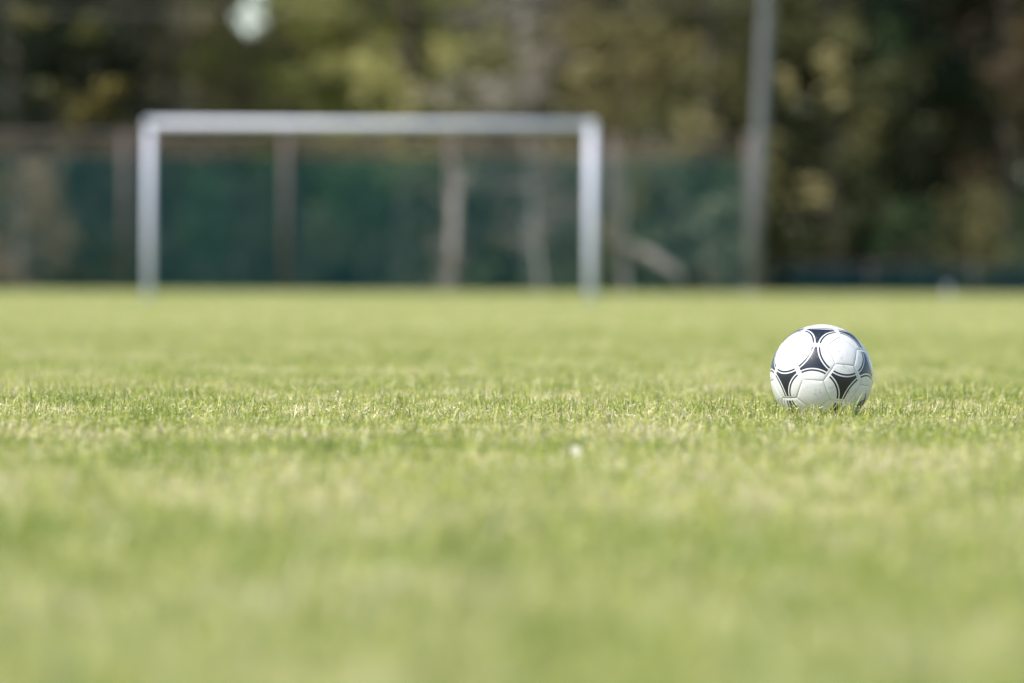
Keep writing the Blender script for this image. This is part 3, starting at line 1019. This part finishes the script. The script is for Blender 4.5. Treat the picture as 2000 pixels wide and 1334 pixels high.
make_tree('ivy_clad_tree', 'very dark deep green tree in the right part of the wood', 'tree', x0, y0, 12, 1.9, L_ivy, M_bark, 29,
          0.22, base=0.6, nb=85, leaf=0.10, per=90, tlo=0.0, thi=0.5, bs=0.75, group=G,
          extra=[(X(1735, 118.3) - x0, -2.7, Z(80, 118.3), .35, .3, .75, 1.0)])
x0, y0 = X(1960, 120), 120
make_tree('russet_tree', 'reddish brown tree at the right edge of the frame', 'tree', x0, y0, 11.5, 1.8, L_rust, M_bark, 33,
          0.18, base=2.4, nb=75, leaf=0.10, per=60, tlo=0.1, thi=0.75, bs=0.75, group=G)

# shrubs in front and behind the fence
GS = 'shrubs along the fence'
x0, y0 = X(45, 109), 109
make_tree('twiggy_bush', 'tan twiggy bush in front of the fence at the left edge', 'bush', x0, y0, 2.5, 0.95, L_twig, M_palebark, 41,
          0.04, base=0.1, nb=46, leaf=0.05, per=95, tlo=0.1, thi=1.0, bs=0.38, group=GS, tall_trunk=0.8,
          extra=[(0.35, -0.1, 2.35, .3, .3, .35, 1.0)])
x0, y0 = X(-110, 109.4), 109.4
make_tree('twiggy_bush', 'brown twiggy bush outside the left edge beside the tan one', 'bush', x0, y0, 2.3, 0.8, L_brown, M_palebark, 42,
          0.04, base=0.1, nb=30, leaf=0.05, per=70, bs=0.42, group=GS, tall_trunk=0.8)
x0, y0 = X(180, 109.6), 109.6
make_tree('low_bush', 'low green-grey bush at the foot of the fence left of the goal', 'bush', x0, y0, 1.0, 0.75, L_ivy, M_bark, 43,
          0.03, base=0.05, nb=22, leaf=0.05, per=70, tlo=0.4, thi=1.0, bs=0.3, group=GS, tall_trunk=0.6)
x0, y0 = X(400, 113), 113
make_tree('fence_shrub', 'green shrub seen through the teal screen near the left goal post', 'bush', x0, y0, 2.5, 0.5, L_ivy, M_bark, 44,
          0.05, base=0.6, nb=24, leaf=0.07, per=60, tlo=0.5, thi=1.0, bs=0.4, group=GS)
x0, y0 = X(700, 113), 113
make_tree('fence_shrub', 'dull green shrub behind the screen in the middle of the goal', 'bush', x0, y0, 2.6, 0.7, L_ivy, M_bark, 45,
          0.05, base=1.2, nb=26, leaf=0.07, per=60, tlo=0.3, thi=1.0, bs=0.42, group=GS)
x0, y0 = X(1050, 109.6), 109.6
make_tree('bare_shrub', 'pale bare shrub in front of the screen left of the right goal post', 'bush', x0, y0, 2.6, 0.75, L_mauve, M_palebark, 46,
          0.05, base=0.9, nb=34, leaf=0.045, per=75, tlo=0.05, thi=0.65, bs=0.34, group=GS)
x0, y0 = X(872, 109.3), 109.3
make_tree('bare_shrub', 'small pale bare shrub at the foot of the broken-off trunk inside the goal', 'bush', x0, y0, 1.15, 0.34, L_mauve, M_palebark, 49,
          0.03, base=0.1, nb=18, leaf=0.045, per=60, tlo=0.1, thi=0.6, bs=0.26, group=GS)
x0, y0 = X(1225, 109.8), 109.8
make_tree('bare_shrub', 'grey-tan bare shrub in front of the screen right of the right goal post', 'bush', x0, y0, 2.6, 0.5, L_tan, M_palebark, 47,
          0.05, base=0.4, nb=26, leaf=0.045, per=70, tlo=0.3, thi=0.7, bs=0.34, group=GS)
x0, y0 = X(1395, 109.5), 109.5
make_tree('grey_green_bush', 'grey-green bush at the foot of the tall pole', 'bush', x0, y0, 1.9, 0.85, L_greyleaf, M_bark, 48,
          0.04, base=0.05, nb=34, leaf=0.05, per=60, tlo=0.3, thi=0.8, bs=0.36, group=GS, tall_trunk=0.7)
for i, (px, d, h_, rr_, t0, t1_, lab) in enumerate((
        (1780, 113.5, 1.9, .7, .3, .9, 'leafy grey-green bush behind the low barrier, left one of two'),
        (1900, 113.8, 2.2, .8, .4, 1., 'leafy grey-green bush behind the low barrier near the right edge'),
        (2010, 113.4, 1.8, .7, .4, 1., 'pale green bush cut by the right edge of the frame'))):
    make_tree('leafy_bush', lab, 'bush', X(px, d), d, h_, rr_, L_ivy if i != 1 else L_tan, M_bark, 50 + i,
              0.04, base=0.1, nb=30, leaf=0.06, per=60, tlo=t0, thi=t1_, bs=0.36, group=GS, tall_trunk=0.7)

# brown leafless hedge behind the screen
r = random.Random(4)
hb = []
hx0, hx1 = X(-200, 147), X(1330, 147)
n = 170
for i in range(n):
    x = hx0 + (hx1 - hx0) * (i + r.random()) / n
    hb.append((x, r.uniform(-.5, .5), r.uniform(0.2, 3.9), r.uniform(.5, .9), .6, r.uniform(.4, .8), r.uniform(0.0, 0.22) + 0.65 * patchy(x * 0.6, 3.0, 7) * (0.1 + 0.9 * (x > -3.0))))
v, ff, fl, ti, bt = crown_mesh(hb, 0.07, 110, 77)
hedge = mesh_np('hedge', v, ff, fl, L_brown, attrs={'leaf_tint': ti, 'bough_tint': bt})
hedge.location = (0, 147, 0)
tag(hedge, 'long brown leafless hedge just behind the teal screened fence', 'hedge')

# broken-off pale trunks by the fence
for px, d, rr_, h_, ln, lab, mt in (
        (884, 140.6, 0.11, 3.1, 0.008, 'pale grey broken-off trunk in front of the screen, inside the right half of the goal', M_palebark),
        (1205, 144.5, 0.15, 3.7, -0.004, 'greyish broken-off trunk just right of the right goal post', M_palebark)):
    root = empty('tree_stem', (X(px, d), d, 0)); tag(root, lab, 'tree')
    MB().tube([(0, 0, -0.2), (ln * 2, 0.03, h_ * .4), (ln * 4 + 0.04, 0, h_ * .75), (ln * 9, 0.1, h_)], [rr_ * 1.2, rr_, rr_ * 0.85, rr_ * 0.3], 12).build('trunk', mt, root, True)
    rb = random.Random(px)
    bs_ = []
    for k in range(5):
        z = rb.uniform(2.2, h_ - 0.4); an = rb.uniform(0, 2 * PI); l = rb.uniform(0.4, 0.8)
        e = (math.cos(an) * l, math.sin(an) * l * 0.5, z + l * 0.6)
        m_ = MB().tube([(ln * z, 0.03, z - 0.2), (e[0] * .5, e[1] * .5, z + 0.1), e], [rr_ * .3, rr_ * .2, .01], 6, False)
        m_.build('branch', mt, root, True)
        bs_.append((e[0], e[1], e[2], .3, .25, .25, rb.uniform(.4, .9)))
    v, ff, fl, ti, bt = crown_mesh(bs_, 0.07, 40, px, gap=(X(px, d), d))
    mesh_np('crown', v, ff, fl, L_brown, root, attrs={'leaf_tint': ti, 'bough_tint': bt})

# pale fallen limb leaning down to the right behind the screen
LD = 141.0
p0 = Vector((X(1165, LD), LD, Z(455, LD))); p1 = Vector((X(1320, LD), LD - 0.2, Z(530, LD)))
limb = MB()
limb.tube([p0 + Vector((0, 0.1, 0.1)), p0.lerp(p1, .3) + Vector((0, 0, 0.03)), p0.lerp(p1, .6) + Vector((0, 0, 0.10)), p0.lerp(p1, .85) + Vector((0, 0, 0.02)), p1, p1 + Vector((0.25, -0.1, -0.5))],
          [0.02, 0.05, 0.12, 0.13, 0.09, 0.03], 10)
limb.tube([p0.lerp(p1, .5), p0.lerp(p1, .4) + Vector((-0.1, 0, 0.35)), p0.lerp(p1, .25) + Vector((-0.2, 0, 0.55))], [0.04, 0.025, 0.008], 8)
lo = limb.build('fallen_branch', M_palebark, None, True)
tag(lo, 'pale fallen branch slanting down to the right in front of the fence screen', 'branch')

# far-off wood, one dense mass behind the near trees
hb = []
for i in range(1500):
    y = r.uniform(168, 188); x = r.uniform(-0.125, 0.125) * y
    z = r.uniform(0, 1) ** 1.25 * 15
    q = x / y * F + 1000
    mid_ = math.exp(-((q - 950) / 420) ** 2)
    hb.append((x, y, z, r.uniform(1.1, 2.1), r.uniform(.9, 1.8), r.uniform(.9, 1.5), 0.12 + r.uniform(0, .3) + 0.6 * mid_))
v, ff, fl, ti, bt = crown_mesh(hb, 0.17, 48, 99, gap=(0, 0))
wood = mesh_np('far_wood', v, ff, fl, L_wood, attrs={'leaf_tint': ti, 'bough_tint': bt})
tag(wood, 'dense dark far-off wood closing the view behind the nearer trees', 'wood', kind='stuff')
